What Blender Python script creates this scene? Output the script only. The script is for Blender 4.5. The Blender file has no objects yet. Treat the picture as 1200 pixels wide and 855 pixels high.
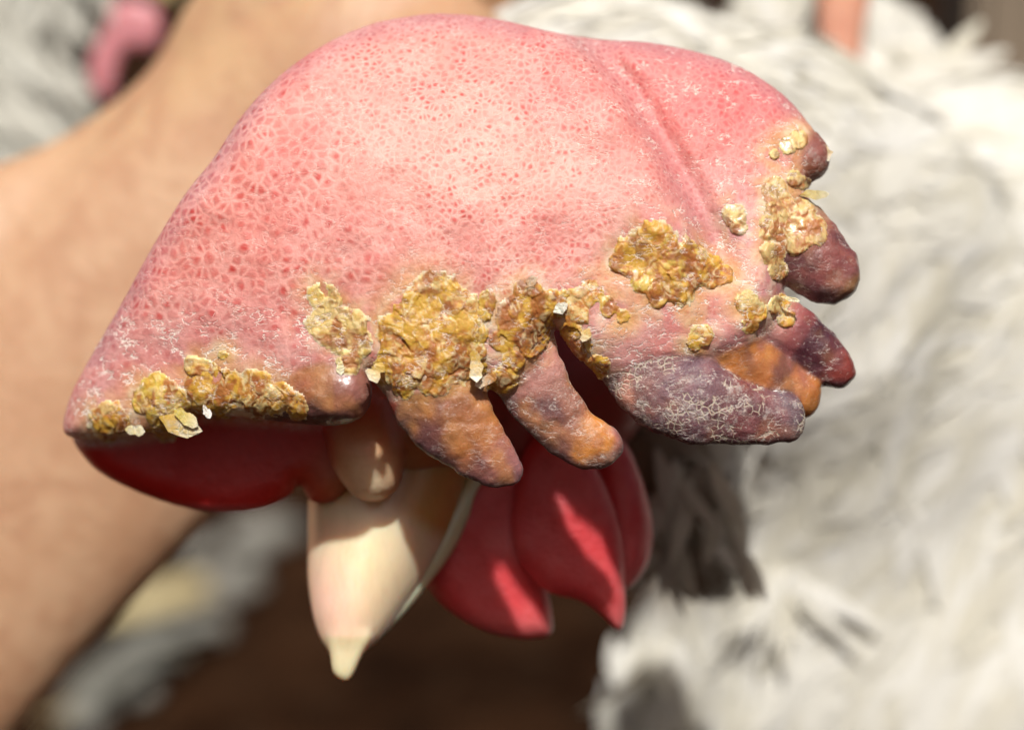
import bpy, bmesh, math, random
import numpy as np
from mathutils import Vector, Matrix

random.seed(4)
RNG = np.random.default_rng(7)
SC = bpy.context.scene
COL = SC.collection

# ------------------------------------------------------------------ camera, light, exposure
S = 0.00011            # metres per photo pixel on the plane of the comb
FD = 0.25              # metres from the lens to that plane
TILT = math.radians(15)
CAM = np.array([0.0, 0.0, 0.32])
RT = np.array([1.0, 0, 0])
UP = np.array([0, math.sin(TILT), math.cos(TILT)])
FW = np.array([0, math.cos(TILT), -math.sin(TILT)])

cd = bpy.data.cameras.new('camera'); cam = bpy.data.objects.new('camera', cd); COL.objects.link(cam)
cam.location = CAM; cam.rotation_euler = (math.pi / 2 - TILT, 0, 0)
cd.sensor_width = 36; cd.lens = 36 / (1200 * S / FD); cd.clip_start = 0.01; cd.clip_end = 200
cd.dof.use_dof = True; cd.dof.focus_distance = FD + 0.004
cd.dof.aperture_fstop = (cd.lens / 1000) / 0.0088
SC.camera = cam

SUN = 1.02 * UP - FW + 0.0 * RT
SUN = SUN / np.linalg.norm(SUN)
w = bpy.data.worlds.new('World'); SC.world = w; w.use_nodes = True
nt = w.node_tree
sky = nt.nodes.new('ShaderNodeTexSky'); sky.sky_type = 'NISHITA'; sky.sun_disc = False
sky.sun_elevation = math.asin(SUN[2]); sky.sun_rotation = math.atan2(SUN[0], SUN[1])
bg = nt.nodes['Background']; bg.inputs[1].default_value = 0.05
sky.dust_density = 6; sky.ozone_density = 0.2
tint = nt.nodes.new('ShaderNodeMix'); tint.data_type = 'RGBA'; tint.blend_type = 'MULTIPLY'; tint.inputs[0].default_value = 1
tint.inputs[7].default_value = (1.0, .95, .86, 1)          # warm white balance of the photograph
nt.links.new(sky.outputs[0], tint.inputs[6]); nt.links.new(tint.outputs[2], bg.inputs[0])
sl = bpy.data.lights.new('sun', 'SUN'); sl.energy = 4.6; sl.angle = math.radians(2.2); sl.color = (1, .98, .94)
so = bpy.data.objects.new('sun', sl); COL.objects.link(so); so.location = (0, 0, 3)
so.rotation_euler = Vector(SUN).to_track_quat('Z', 'Y').to_euler()
vs = SC.view_settings
vs.view_transform = 'Standard'; vs.look = 'None'; vs.exposure = 0.2; vs.gamma = 1; vs.use_curve_mapping = False
SC.cycles.use_denoising = True
SC.cycles.max_bounces = 5
SC.cycles.use_adaptive_sampling = True
SC.cycles.adaptive_threshold = 0.03
SC.cycles.transparent_max_bounces = 4

# ------------------------------------------------------------------ helpers
def P(a):
    """photo pixel x, y and depth behind the comb plane (in the same pixels) -> world metres"""
    a = np.asarray(a, float)
    d = FD + a[..., 2] * S
    x = (a[..., 0] - 600) * S * d / FD
    y = -(a[..., 1] - 427.5) * S * d / FD
    return CAM + x[..., None] * RT + y[..., None] * UP + d[..., None] * FW

def lattice(i, j, k, seed):
    h = (i * 374761393 + j * 668265263 + k * 1274126177 + seed * 974634071).astype(np.uint32)
    h = (h ^ (h >> 13)) * np.uint32(1274126177)
    h = h ^ (h >> 16)
    return (h & 0xffff).astype(np.float32) / 65535.0

def vnoise(p, seed=0):
    i = np.floor(p).astype(np.int64); f = p - i
    f = f * f * (3 - 2 * f)
    r = 0
    for a in (0, 1):
        for b in (0, 1):
            for c in (0, 1):
                wgt = (f[..., 0] if a else 1 - f[..., 0]) * (f[..., 1] if b else 1 - f[..., 1]) * (f[..., 2] if c else 1 - f[..., 2])
                r = r + wgt * lattice(i[..., 0] + a, i[..., 1] + b, i[..., 2] + c, seed)
    return r

def fbm(p, size, oct=3, seed=0):
    p = np.asarray(p, float) / size
    r = 0; amp = 0.5; tot = 0
    for o in range(oct):
        r = r + amp * vnoise(p, seed + o * 17); tot += amp
        p = p * 2.03 + 11.7; amp *= 0.55
    return r / tot

def sstep(a, b, x):
    t = np.clip((x - a) / (b - a), 0, 1)
    return t * t * (3 - 2 * t)

def smooth_poly(pts, sub=6, closed=True):
    pts = np.asarray(pts, float); n = len(pts); out = []
    rng = range(n) if closed else range(n - 1)
    for i in rng:
        if closed:
            p0, p1, p2, p3 = pts[(i - 1) % n], pts[i], pts[(i + 1) % n], pts[(i + 2) % n]
        else:
            p0, p1, p2, p3 = pts[max(i - 1, 0)], pts[i], pts[i + 1], pts[min(i + 2, n - 1)]
        for k in range(sub):
            t = k / sub
            out.append(0.5 * ((2 * p1) + (-p0 + p2) * t + (2 * p0 - 5 * p1 + 4 * p2 - p3) * t ** 2 + (-p0 + 3 * p1 - 3 * p2 + p3) * t ** 3))
    if not closed:
        out.append(pts[-1])
    return np.array(out)

def poly_sdf(X, Y, poly):
    d2 = np.full(X.shape, 1e12); inside = np.zeros(X.shape, bool)
    n = len(poly)
    for i in range(n):
        a = poly[i]; b = poly[(i + 1) % n]
        e = b - a; wx = X - a[0]; wy = Y - a[1]
        t = np.clip((wx * e[0] + wy * e[1]) / max(e @ e, 1e-9), 0, 1)
        d2 = np.minimum(d2, (wx - e[0] * t) ** 2 + (wy - e[1] * t) ** 2)
        c = ((a[1] <= Y) & (b[1] > Y)) | ((b[1] <= Y) & (a[1] > Y))
        if abs(e[1]) > 1e-9:
            inside ^= c & (X < a[0] + (Y - a[1]) * e[0] / e[1])
    d = np.sqrt(d2)
    return np.where(inside, -d, d)

def chain_sdf(Q, pts, zs=1.0):
    """tapered round chain: pts rows x, y, z, r. Q (..., 3). Returns distance and position along 0..1"""
    pts = np.asarray(pts, float)
    best = None; tt = None; n = len(pts) - 1
    for i in range(n):
        a = pts[i]; b = pts[i + 1]
        e = (b - a)[:3] * np.array([1, 1, zs]); wv = (Q - a[:3]) * np.array([1, 1, zs])
        t = np.clip((wv @ e) / max(e @ e, 1e-9), 0, 1)
        d = np.sqrt(((wv - t[..., None] * e) ** 2).sum(-1)) - (a[3] + (b[3] - a[3]) * t)
        g = (i + t) / n
        if best is None:
            best, tt = d, g
        else:
            m = d < best
            tt = np.where(m, g, tt); best = np.minimum(best, d)
    return best, tt

def smin(a, b, k):
    h = np.clip(0.5 + 0.5 * (b - a) / k, 0, 1)
    return b + (a - b) * h - k * h * (1 - h)

class Grid:
    def __init__(s, lo, hi, step):
        s.lo = np.array(lo, float); s.step = step
        s.n = np.ceil((np.array(hi) - s.lo) / step).astype(int) + 1
        ax = [s.lo[k] + step * np.arange(s.n[k]) for k in range(3)]
        s.ax = ax
        s.f = np.full(s.n, 1e3, np.float32)
    def box(s, lo, hi):
        sl = []
        for k in range(3):
            a = int(max(0, math.floor((lo[k] - s.lo[k]) / s.step))); b = int(min(s.n[k], math.ceil((hi[k] - s.lo[k]) / s.step) + 1))
            sl.append(slice(a, max(a, b)))
        return tuple(sl)
    def pts(s, sl):
        return np.stack(np.meshgrid(*[s.ax[k][sl[k]] for k in range(3)], indexing='ij'), -1)
    def chain(s, pts, k=0, zs=1.0, pad=25, noise=0, nsize=20, sub=3):
        q = smooth_poly(pts, sub, False)
        sl = s.box((q[:, :3] - q[:, 3:4]).min(0) - pad, (q[:, :3] + q[:, 3:4]).max(0) + pad)
        Q = s.pts(sl)
        if Q.size == 0: return
        d, _ = chain_sdf(Q, q, zs)
        if noise:
            d = d + noise * (fbm(Q, nsize, 2) - 0.5) * 2
        s.f[sl] = smin(s.f[sl], d, k) if k else np.minimum(s.f[sl], d)
    def slab(s, poly, D, T, R, k=0):
        """rounded sheet: outline poly in x, y, middle depth D(x, y), half thickness T"""
        X, Y = np.meshgrid(s.ax[0], s.ax[1], indexing='ij')
        o = poly_sdf(X, Y, poly)
        Dm = D(X, Y)
        a = (o + R)[:, :, None]
        b = np.abs(s.ax[2][None, None, :] - Dm[:, :, None]) - (T - R)
        d = np.sqrt(np.maximum(a, 0) ** 2 + np.maximum(b, 0) ** 2) + np.minimum(np.maximum(a, b), 0) - R
        s.f = (smin(s.f, d, k) if k else np.minimum(s.f, d)).astype(np.float32)
    def mesh(s):
        """surface nets -> vertices, quads"""
        f = s.f; n = s.n
        ins = f < 0
        c = np.zeros(n - 1, int)
        for a in (0, 1):
            for b in (0, 1):
                for d in (0, 1):
                    c += ins[a:n[0] - 1 + a, b:n[1] - 1 + b, d:n[2] - 1 + d]
        act = (c > 0) & (c < 8)
        idx = -np.ones(n - 1, int); I = np.argwhere(act); idx[act] = np.arange(len(I))
        acc = np.zeros((len(I), 3)); cnt = np.zeros(len(I))
        corners = [(a, b, d) for a in (0, 1) for b in (0, 1) for d in (0, 1)]
        for u in corners:
            for ax in range(3):
                if u[ax] == 0:
                    v = list(u); v[ax] = 1
                    fu = f[I[:, 0] + u[0], I[:, 1] + u[1], I[:, 2] + u[2]]
                    fv = f[I[:, 0] + v[0], I[:, 1] + v[1], I[:, 2] + v[2]]
                    m = (fu < 0) != (fv < 0)
                    t = np.where(m, fu / np.where(m, fu - fv, 1), 0)
                    p = np.tile(np.array(u, float), (len(I), 1)); p[:, ax] += t
                    acc[m] += p[m]; cnt[m] += 1
        V = s.lo + s.step * (I + acc / cnt[:, None])
        quads = []
        for ax in range(3):
            b, d = [(1, 2), (2, 0), (0, 1)][ax]
            sl0 = [slice(None)] * 3; sl1 = [slice(None)] * 3
            sl0[ax] = slice(0, n[ax] - 1); sl1[ax] = slice(1, n[ax])
            A = ins[tuple(sl0)]; B = ins[tuple(sl1)]
            E = np.argwhere(A != B)
            E = E[(E[:, b] > 0) & (E[:, d] > 0) & (E[:, b] < n[b] - 1) & (E[:, d] < n[d] - 1)]
            fl = A[E[:, 0], E[:, 1], E[:, 2]]
            def at(db, dd):
                q = E.copy(); q[:, b] -= db; q[:, d] -= dd
                return idx[q[:, 0], q[:, 1], q[:, 2]]
            q = np.stack([at(1, 1), at(0, 1), at(0, 0), at(1, 0)], 1)
            q[~fl] = q[~fl][:, ::-1]
            quads.append(q)
        Fq = np.concatenate(quads)
        return V, Fq

def vnormals(V, F):
    fn = np.cross(V[F[:, 2]] - V[F[:, 0]], V[F[:, 3]] - V[F[:, 1]])
    N = np.zeros_like(V)
    for k in range(4):
        np.add.at(N, F[:, k], fn)
    return N / np.maximum(np.linalg.norm(N, axis=1, keepdims=True), 1e-12)

def relax(V, F, it=1, lam=0.5):
    for _ in range(it):
        A = np.zeros_like(V); c = np.zeros(len(V))
        for k in range(4):
            np.add.at(A, F[:, k], V[F[:, (k + 1) % 4]] + V[F[:, (k + 3) % 4]]); np.add.at(c, F[:, k], 2)
        V = V + lam * (A / c[:, None] - V)
    return V

def flip(F):
    return F[:, ::-1]       # pixel space is left handed against the world

def raw_mesh(name, V, F):
    me = bpy.data.meshes.new(name)
    F = np.asarray(F); k = F.shape[1]
    me.vertices.add(len(V)); me.vertices.foreach_set('co', np.asarray(V, np.float32).ravel())
    me.loops.add(F.size); me.loops.foreach_set('vertex_index', F.astype(np.int32).ravel())
    me.polygons.add(len(F)); me.polygons.foreach_set('loop_start', np.arange(0, F.size, k, dtype=np.int32))
    me.polygons.foreach_set('use_smooth', np.ones(len(F), bool))
    me.update(calc_edges=True); me.validate()
    return me

def attrs(me, **kw):
    for k, v in kw.items():
        v = np.asarray(v, np.float32)
        if v.ndim == 1:
            a = me.attributes.new(k, 'FLOAT', 'POINT'); a.data.foreach_set('value', v)
        else:
            a = me.attributes.new(k, 'FLOAT_VECTOR', 'POINT'); a.data.foreach_set('vector', v.ravel())

def link(name, me, mat, parent=None, **props):
    o = bpy.data.objects.new(name, me); COL.objects.link(o)
    if mat is not None: me.materials.append(mat)
    if parent is not None: o.parent = parent
    for k, v in props.items(): o[k] = v
    return o

def thing(name, label, cat, loc, group=None):
    o = bpy.data.objects.new(name, None); COL.objects.link(o); o.location = loc
    o.empty_display_size = 0.02
    o['label'] = label; o['category'] = cat
    if group: o['group'] = group
    return o

def put(name, Vpx, F, mat, root, px=None, normals=None, **at_):
    """mesh given in pixel space, linked under root in root's own space"""
    W = P(Vpx) - np.array(root.location)
    me = raw_mesh(name, W, flip(F))
    attrs(me, px=(Vpx if px is None else px) / 100.0, **at_)
    return link(name, me, mat, root)

def mix(a, b, t):
    a = np.asarray(a, float); b = np.asarray(b, float); t = np.asarray(t)[..., None]
    return a * (1 - t) + b * t

# ------------------------------------------------------------------ materials
class NT:
    def __init__(s, name):
        s.m = bpy.data.materials.new(name); s.m.use_nodes = True; s.t = s.m.node_tree
        s.bsdf = s.t.nodes['Principled BSDF']
    def n(s, typ, ins=None, **pr):
        nd = s.t.nodes.new('ShaderNode' + typ)
        for k, v in pr.items(): setattr(nd, k, v)
        for k, v in (ins or {}).items():
            if isinstance(v, bpy.types.NodeSocket): s.t.links.new(v, nd.inputs[k])
            else: nd.inputs[k].default_value = v
        return nd
    def attr(s, name): return s.n('Attribute', attribute_name=name)
    def math(s, op, a, b=0.0, clamp=False):
        return s.n('Math', {0: a, 1: b}, operation=op, use_clamp=clamp).outputs[0]
    def mixc(s, f, a, b, blend='MIX'):
        nd = s.n('Mix', data_type='RGBA', blend_type=blend)
        for i, v in ((0, f), (6, a), (7, b)):
            if isinstance(v, bpy.types.NodeSocket): s.t.links.new(v, nd.inputs[i])
            else: nd.inputs[i].default_value = (*v, 1) if isinstance(v, tuple) and len(v) == 3 else v
        return nd.outputs[2]
    def ramp(s, f, a, b):
        nd = s.n('MapRange', {0: f, 1: a, 2: b, 3: 0.0, 4: 1.0}, interpolation_type='SMOOTHSTEP')
        return nd.outputs[0]
    def noise(s, vec, scale, detail=3, rough=.55):
        return s.n('TexNoise', {'Vector': vec, 'Scale': scale, 'Detail': detail, 'Roughness': rough})
    def set(s, **kw):
        for k, v in kw.items():
            k = {'col': 'Base Color', 'rough': 'Roughness', 'sss': 'Subsurface Weight', 'spec': 'Specular IOR Level',
                 'coat': 'Coat Weight', 'coat_rough': 'Coat Roughness', 'normal': 'Normal', 'sss_scale': 'Subsurface Scale', 'sheen': 'Sheen Weight'}.get(k, k)
            if isinstance(v, bpy.types.NodeSocket): s.t.links.new(v, s.bsdf.inputs[k])
            else: s.bsdf.inputs[k].default_value = (*v, 1) if isinstance(v, tuple) and len(v) == 3 and k == 'Base Color' else v

def skin_material():
    m = NT('comb_skin')
    px = m.attr('px').outputs['Vector']; col = m.attr('Col').outputs['Color']
    cell = m.attr('cell').outputs['Fac']; flake = m.attr('flake').outputs['Fac']; crust = m.attr('crust').outputs['Fac']
    size = m.attr('fine').outputs['Fac']
    wn = m.noise(px, 3.0, 2)
    warp = m.n('VectorMath', {0: wn.outputs['Color'], 1: (.5, .5, .5)}, operation='SUBTRACT')
    warp2 = m.n('VectorMath', {0: warp.outputs[0], 'Scale': 0.09}, operation='SCALE')
    p2 = m.n('VectorMath', {0: px, 1: warp2.outputs[0]}, operation='ADD').outputs[0]
    def cells(sc, rnd):
        e = m.n('TexVoronoi', {'Vector': p2, 'Scale': sc, 'Randomness': rnd}, feature='DISTANCE_TO_EDGE')
        f = m.n('TexVoronoi', {'Vector': p2, 'Scale': sc, 'Randomness': rnd}, feature='F1')
        return e.outputs['Distance'], f.outputs['Color'], f.outputs['Distance']
    e1, c1, f1 = cells(8.0, 1.0)
    e2, c2, f2 = cells(12.5, 1.0)
    edge1 = m.math('SUBTRACT', 1.0, m.ramp(e1, .02, .26))
    edge2 = m.math('SUBTRACT', 1.0, m.ramp(e2, .02, .30))
    edge = m.n('Mix', {0: size, 2: edge1, 3: edge2}).outputs[0]
    s1 = m.n('SeparateColor', {0: c1}).outputs[0]; s2 = m.n('SeparateColor', {0: c2}).outputs[0]
    rnd = m.n('Mix', {0: size, 2: s1, 3: s2}).outputs[0]
    fd = m.n('Mix', {0: size, 2: f1, 3: f2}).outputs[0]
    vis = m.ramp(m.noise(px, 1.6, 3).outputs['Fac'], .30, .62)       # where the net shows and where it fades
    cellv = m.math('MULTIPLY', cell, m.math('ADD', m.math('MULTIPLY', vis, .65), .35))
    dark = m.mixc(1.0, col, (.86, .30, .29), 'MULTIPLY')
    red = m.mixc(m.math('MULTIPLY', m.math('MULTIPLY', m.ramp(rnd, .05, .75), m.math('SUBTRACT', 1.0, m.ramp(fd, .15, .46))), cellv), col, dark)
    pale = m.mixc(.50, col, (.90, .60, .52))
    c = m.mixc(m.math('MULTIPLY', m.math('MULTIPLY', edge, cellv), .62), red, pale)
    # broad mottling
    mo = m.noise(px, 1.1, 4, .6).outputs['Fac']
    c = m.mixc(m.math('MULTIPLY', m.ramp(mo, .35, .7), .28), c, m.mixc(1.0, c, (.92, .72, .72), 'MULTIPLY'))
    fine = m.noise(p2, 9.0, 4, .65).outputs['Fac']
    c = m.mixc(m.math('MULTIPLY', m.math('ABSOLUTE', m.math('SUBTRACT', fine, .5)), 1.6), c, m.mixc(1.0, c, (.60, .48, .46), 'MULTIPLY'))
    # dry white scaling: thin curling lines and small flecks
    st = m.n('Mapping', {'Vector': p2, 'Rotation': (0, 0, .7), 'Scale': (1.0, 2.2, 1.0)}).outputs[0]
    ln = m.noise(st, 6.0, 3, .55).outputs['Fac']
    line = m.math('SUBTRACT', 1.0, m.ramp(m.math('ABSOLUTE', m.math('SUBTRACT', ln, .52)), .0, .042))
    gate = m.ramp(m.noise(px, 4.3, 3, .6).outputs['Fac'], .46, .62)
    lf = m.math('MULTIPLY', m.math('MULTIPLY', line, gate), flake, True)
    sp = m.ramp(m.noise(px, 17.0, 3, .6).outputs['Fac'], .62, .72)
    fl = m.math('MAXIMUM', lf, m.math('MULTIPLY', m.math('MULTIPLY', sp, m.ramp(m.noise(px, 3.1, 2).outputs['Fac'], .45, .65)), flake), True)
    c = m.mixc(m.math('MULTIPLY', fl, .95), c, (.84, .74, .66))
    net = m.math('MULTIPLY', m.math('SUBTRACT', 1.0, m.ramp(e2, .02, .16)), m.math('MULTIPLY', m.ramp(crust, .3, .55), m.ramp(m.noise(px, 3.6, 4, .65).outputs['Fac'], .50, .60)), True)
    c = m.mixc(m.math('MULTIPLY', net, .6), c, (.60, .52, .40))
    pw = m.math('MULTIPLY', m.ramp(m.noise(px, 4.6, 6, .75).outputs['Fac'], .50, .66), m.ramp(crust, .25, .5))
    c = m.mixc(m.math('MULTIPLY', pw, .5), c, (.50, .44, .40))
    fl = m.math('MAXIMUM', fl, m.math('MULTIPLY', net, .6))
    # relief
    h = m.math('MULTIPLY', m.math('MULTIPLY', m.math('SUBTRACT', m.ramp(e1, 0, .3), .0), m.math('SUBTRACT', 1.0, size)), cell)
    h2 = m.math('MULTIPLY', m.math('MULTIPLY', m.ramp(e2, 0, .3), size), cell)
    hh = m.math('ADD', m.math('MULTIPLY', m.math('ADD', h, h2), -.18), m.math('MULTIPLY', fine, .9))
    hh = m.math('ADD', hh, m.math('MULTIPLY', fl, .9))
    cr = m.noise(px, 20.0, 6, .7).outputs['Fac']
    vo = m.n('TexVoronoi', {'Vector': p2, 'Scale': 9.0}).outputs['Distance']
    hh = m.math('ADD', hh, m.math('MULTIPLY', m.math('ADD', m.math('MULTIPLY', cr, 1.6), m.math('MULTIPLY', vo, .7)), crust))
    bump = m.n('Bump', {'Strength': .5, 'Distance': .0004, 'Height': hh}).outputs[0]
    wet = m.attr('wet').outputs['Fac']
    m.set(col=c, normal=bump, sss=0.22, sss_scale=.0026, spec=.42,
          rough=m.math('SUBTRACT', m.math('ADD', .46, m.math('MULTIPLY', fine, .22)), m.math('MULTIPLY', wet, .34)), coat=m.math('MULTIPLY', wet, .5), coat_rough=.22)
    m.bsdf.inputs['Subsurface Radius'].default_value = (1, .32, .22)
    return m.m
M_SKIN = skin_material()

def smooth_skin(name, colors, scale=1.2, rough=.4, sss=.25, bump=.25, bscale=16, coat=0.0, sss_scale=.003):
    m = NT(name); px = m.attr('px').outputs['Vector']
    n1 = m.noise(px, scale, 4, .6).outputs['Fac']
    c = m.mixc(m.ramp(n1, .3, .7), colors[0], colors[1])
    n2 = m.noise(px, bscale, 4, .6).outputs['Fac']
    c = m.mixc(m.math('MULTIPLY', m.ramp(n2, .45, .75), .25), c, m.mixc(1.0, c, (.7, .55, .5), 'MULTIPLY'))
    m.set(col=c, rough=rough, sss=sss, sss_scale=sss_scale, coat=coat, coat_rough=.25,
          normal=m.n('Bump', {'Strength': bump, 'Distance': .0004, 'Height': n2}).outputs[0])
    m.bsdf.inputs['Subsurface Radius'].default_value = (1, .35, .2)
    return m.m

def attr_skin(name, rough=.4, sss=.2, bump=.25, bscale=14, coat=0., stretch=(1, 1, 1), sss_scale=.003):
    m = NT(name); px = m.attr('px').outputs['Vector']; col = m.attr('Col').outputs['Color']
    mp = m.n('Mapping', {'Vector': px, 'Scale': stretch}).outputs[0]
    n2 = m.noise(mp, bscale, 4, .6).outputs['Fac']
    c = m.mixc(m.math('MULTIPLY', m.ramp(n2, .4, .75), .22), col, m.mixc(1.0, col, (.72, .6, .55), 'MULTIPLY'))
    m.set(col=c, rough=rough, sss=sss, sss_scale=sss_scale, coat=coat, coat_rough=.2,
          normal=m.n('Bump', {'Strength': bump, 'Distance': .0004, 'Height': n2}).outputs[0])
    m.bsdf.inputs['Subsurface Radius'].default_value = (1, .4, .25)
    return m.m
M_FACE = attr_skin('face_skin', .42, .5, .3, 16, .15, sss_scale=.006)
M_WATTLE = attr_skin('wattle_skin', .46, .5, .6, 18, .2, sss_scale=.005)
M_BEAK = attr_skin('beak_horn', .24, .65, .10, 5, .6, (2.2, .7, 1), sss_scale=.007)
M_ARM = attr_skin('arm_skin', .48, .2, .9, 6, 0)

def feather_material(name, a, b):
    m = NT(name)
    u = m.attr('fu').outputs['Fac']; r = m.attr('fr').outputs['Fac']; v = m.attr('fv').outputs['Fac']
    barb = m.n('TexNoise', {'Vector': m.n('CombineXYZ', {0: m.math('MULTIPLY', m.math('ADD', m.math('ABSOLUTE', u), m.math('MULTIPLY', v, 1.4)), 9.0), 1: m.math('MULTIPLY', r, 90.0), 2: u}).outputs[0], 'Scale': 1.6, 'Detail': 3}).outputs['Fac']
    c = m.mixc(m.attr('dirt').outputs['Fac'], m.mixc(r, a, b), (.20, .135, .085))  # brown tint carries the painted throat shade and soiling
    c = m.mixc(m.math('MULTIPLY', m.ramp(barb, .35, .7), .35), c, m.mixc(1.0, c, (.8, .78, .74), 'MULTIPLY'))
    m.set(col=c, rough=.6, sss=.0, sheen=.15, normal=m.n('Bump', {'Strength': .5, 'Distance': .0006, 'Height': barb}).outputs[0])
    # light shining through the vane
    out = m.t.nodes['Material Output']
    tr = m.n('BsdfTranslucent', {'Color': c}); mx = m.n('MixShader', {0: .18, 1: m.bsdf.outputs[0], 2: tr.outputs[0]})
    m.t.links.new(mx.outputs[0], out.inputs[0])
    return m.m
M_FEATHER = feather_material('white_feather', (.80, .785, .74), (.66, .625, .52))
M_FEATHER_B = feather_material('grey_white_feather', (.55, .54, .48), (.46, .44, .38))

# ------------------------------------------------------------------ the main bird
HEN = thing('chicken', 'white chicken held up close, its big pink comb crusted yellow with blackened drooping points', 'chicken', P([900, 700, 900]) * np.array([1, 1, 0]))

OUT = smooth_poly([(74, 503), (82, 466), (104, 422), (140, 360), (176, 294), (214, 232), (250, 186), (282, 138), (322, 94), (372, 57), (430, 30),
    (490, 18), (540, 17), (590, 24), (640, 36), (700, 46), (760, 50), (820, 62), (870, 80), (914, 108), (944, 140), (958, 166), (950, 196), (936, 236), (918, 290),
    (916, 340), (908, 380), (870, 412), (820, 428), (770, 440), (722, 446), (690, 425), (668, 404), (652, 384), (640, 396), (636, 430), (596, 462), (566, 446), (552, 440), (500, 470), (452, 456), (434, 440),
    (420, 478), (370, 494), (320, 492), (270, 488), (238, 486), (222, 482), (200, 500), (160, 510), (120, 514), (90, 514)], 4)
GROOVE = smooth_poly([(676, 40), (735, 110), (780, 185), (815, 250), (838, 310)], 6, False)

def front(X, Y):
    u = (X - 575) / 500; v = (Y - 345) / 330
    z = np.where(u < 0, 135, 75) * np.abs(u) ** 2.2 + np.where(v < 0, 140, 10) * np.abs(v) ** 2.3
    sd = X - np.interp(Y, GROOVE[:, 1], GROOVE[:, 0])
    fade = sstep(360, 270, Y)
    z = z + fade * (24 * np.exp(-((sd - 6) / 24) ** 2) - 10 * np.exp(-((sd + 45) / 40) ** 2) + 12 * sstep(-20, 20, sd) * sstep(260, 60, sd))
    z = z + 9 * np.exp(-(((X - 900) / 70) ** 2 + ((Y - 190) / 50) ** 2))
    q = np.stack([X, Y, np.zeros_like(X)], -1)
    return z + 20 * (fbm(q, 170, 2, 3) - .5) + 11 * (fbm(q, 60, 2, 9) - .5) + 3.5 * (fbm(q, 24, 2, 19) - .5)

TH = 36
g = Grid((50, -10, -70), (1030, 625, 390), 2.6)
g.slab(OUT, lambda X, Y: front(X, Y) + TH, TH, 34)
# the dark underside of the front fold, running back to the nostril
FLAP = smooth_poly([(84, 508), (108, 546), (150, 571), (200, 590), (250, 600), (300, 597), (336, 583), (351, 568), (366, 588), (396, 584), (430, 540), (450, 470), (330, 450), (200, 450), (100, 470)], 5)
g.slab(FLAP, lambda X, Y: 185 + 110 * (np.clip((430 - X) / 350, 0, 1)) ** 1.2 - 75 * sstep(210, 90, X) + 14 * np.sin(X / 45.0) - 6 * sstep(575, 605, Y) + 40 * sstep(520, 470, Y) * 0, 30, 28, 16)

def zf(x, y):
    return float(front(np.array([[x]], float), np.array([[y]], float))[0, 0])
def chain(rows, off=0.0):
    return np.array([(x, y, zf(min(x, 940), min(y, 470)) + dz, r) for x, y, dz, r in rows])
POINTS = [
    chain([(300, 468, 44, 18), (340, 464, 34, 28), (376, 461, 20, 37), (400, 461, 18, 36)]),
    chain([(490, 395, 44, 56), (506, 448, 34, 58), (534, 498, 28, 46), (566, 531, 26, 34), (592, 551, 24, 21)]),
    chain([(604, 385, 44, 34), (616, 425, 36, 42), (636, 468, 32, 39), (665, 502, 30, 34), (694, 520, 28, 30), (700, 522, 28, 28)]),
    chain([(716, 378, 50, 32), (748, 425, 34, 45), (778, 452, 22, 53), (812, 470, 16, 48), (858, 484, 14, 38), (900, 491, 14, 31), (914, 490, 14, 29)]),
    chain([(808, 380, 50, 40), (850, 410, 44, 38), (896, 440, 40, 32), (936, 464, 38, 27)]),
    chain([(882, 368, 52, 32), (918, 386, 48, 36), (952, 410, 46, 31), (980, 432, 46, 22)]),
    chain([(916, 232, 40, 24), (930, 262, 34, 34), (946, 292, 32, 44), (966, 314, 34, 40), (974, 322, 34, 34)]),
    chain([(920, 180, 36, 16), (946, 186, 36, 25), (943, 198, 38, 18)]),
]
ZS = [1.2, 2.4, 2.4, 2.1, 1.4, 1.4, 1.4, 1.15]
for i, c in enumerate(POINTS):
    g.chain(c, 13 if i not in (0,) else 8, zs=ZS[i], noise=4.0, nsize=26)
V, F = g.mesh()
V = relax(V, F, 2, .5)
N = vnormals(V, F)
CV, CF, CN = V, F, N

# which point each vertex belongs to
dist = []; along = []
for i, c in enumerate(POINTS):
    d, t = chain_sdf(V, smooth_poly(c, 3, False), ZS[i]); dist.append(d); along.append(t)
dist = np.array(dist); along = np.array(along)
o2 = np.zeros(len(V))
for i0 in range(0, len(V), 20000):
    o2[i0:i0 + 20000] = poly_sdf(V[i0:i0 + 20000, 0], V[i0:i0 + 20000, 1], OUT)
body_d = np.where(o2 < 0, -1, o2)
lab = np.full(len(V), -1)
near = dist.argmin(0)
TMIN = [.22, .30, .30, .16, .30, .28, .28, .1]
for i in range(len(POINTS)):
    lab[(near == i) & (dist[i] < 7) & (along[i] > TMIN[i] + .10 * (fbm(V, 22, 2, 5) - .5))] = i

X, Y, Z = V.T
n_big = fbm(V, 90, 3, 1); n_mid = fbm(V, 30, 3, 2); n_sm = fbm(V, 11, 3, 4)
PINK = (.56, .215, .185)
C = np.tile(np.array(PINK), (len(V), 1))
def blob(x, y, rx, ry=None, p=2.0):
    ry = ry or rx
    return np.exp(-((((X - x) / rx) ** 2 + ((Y - y) / ry) ** 2) ** (p / 2)))
C = mix(C, (.68, .325, .265), .8 * blob(560, 210, 150, 120))
C = mix(C, (.58, .165, .135), .75 * blob(270, 270, 120, 150))
C = mix(C, (.62, .085, .085), .95 * blob(860, 120, 95, 55))
C = mix(C, (.58, .13, .13), .6 * blob(790, 90, 120, 50))
C = mix(C, (.56, .29, .27), .8 * sstep(320, 420, Y) * sstep(60, 200, X))
C = mix(C, (.56, .27, .28), .8 * blob(860, 290, 70, 90))
C = mix(C, (.52, .25, .25), .7 * blob(130, 480, 80, 60))
C = mix(C, (.66, .22, .17), .5 * blob(520, 105, 30, 40))
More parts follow.
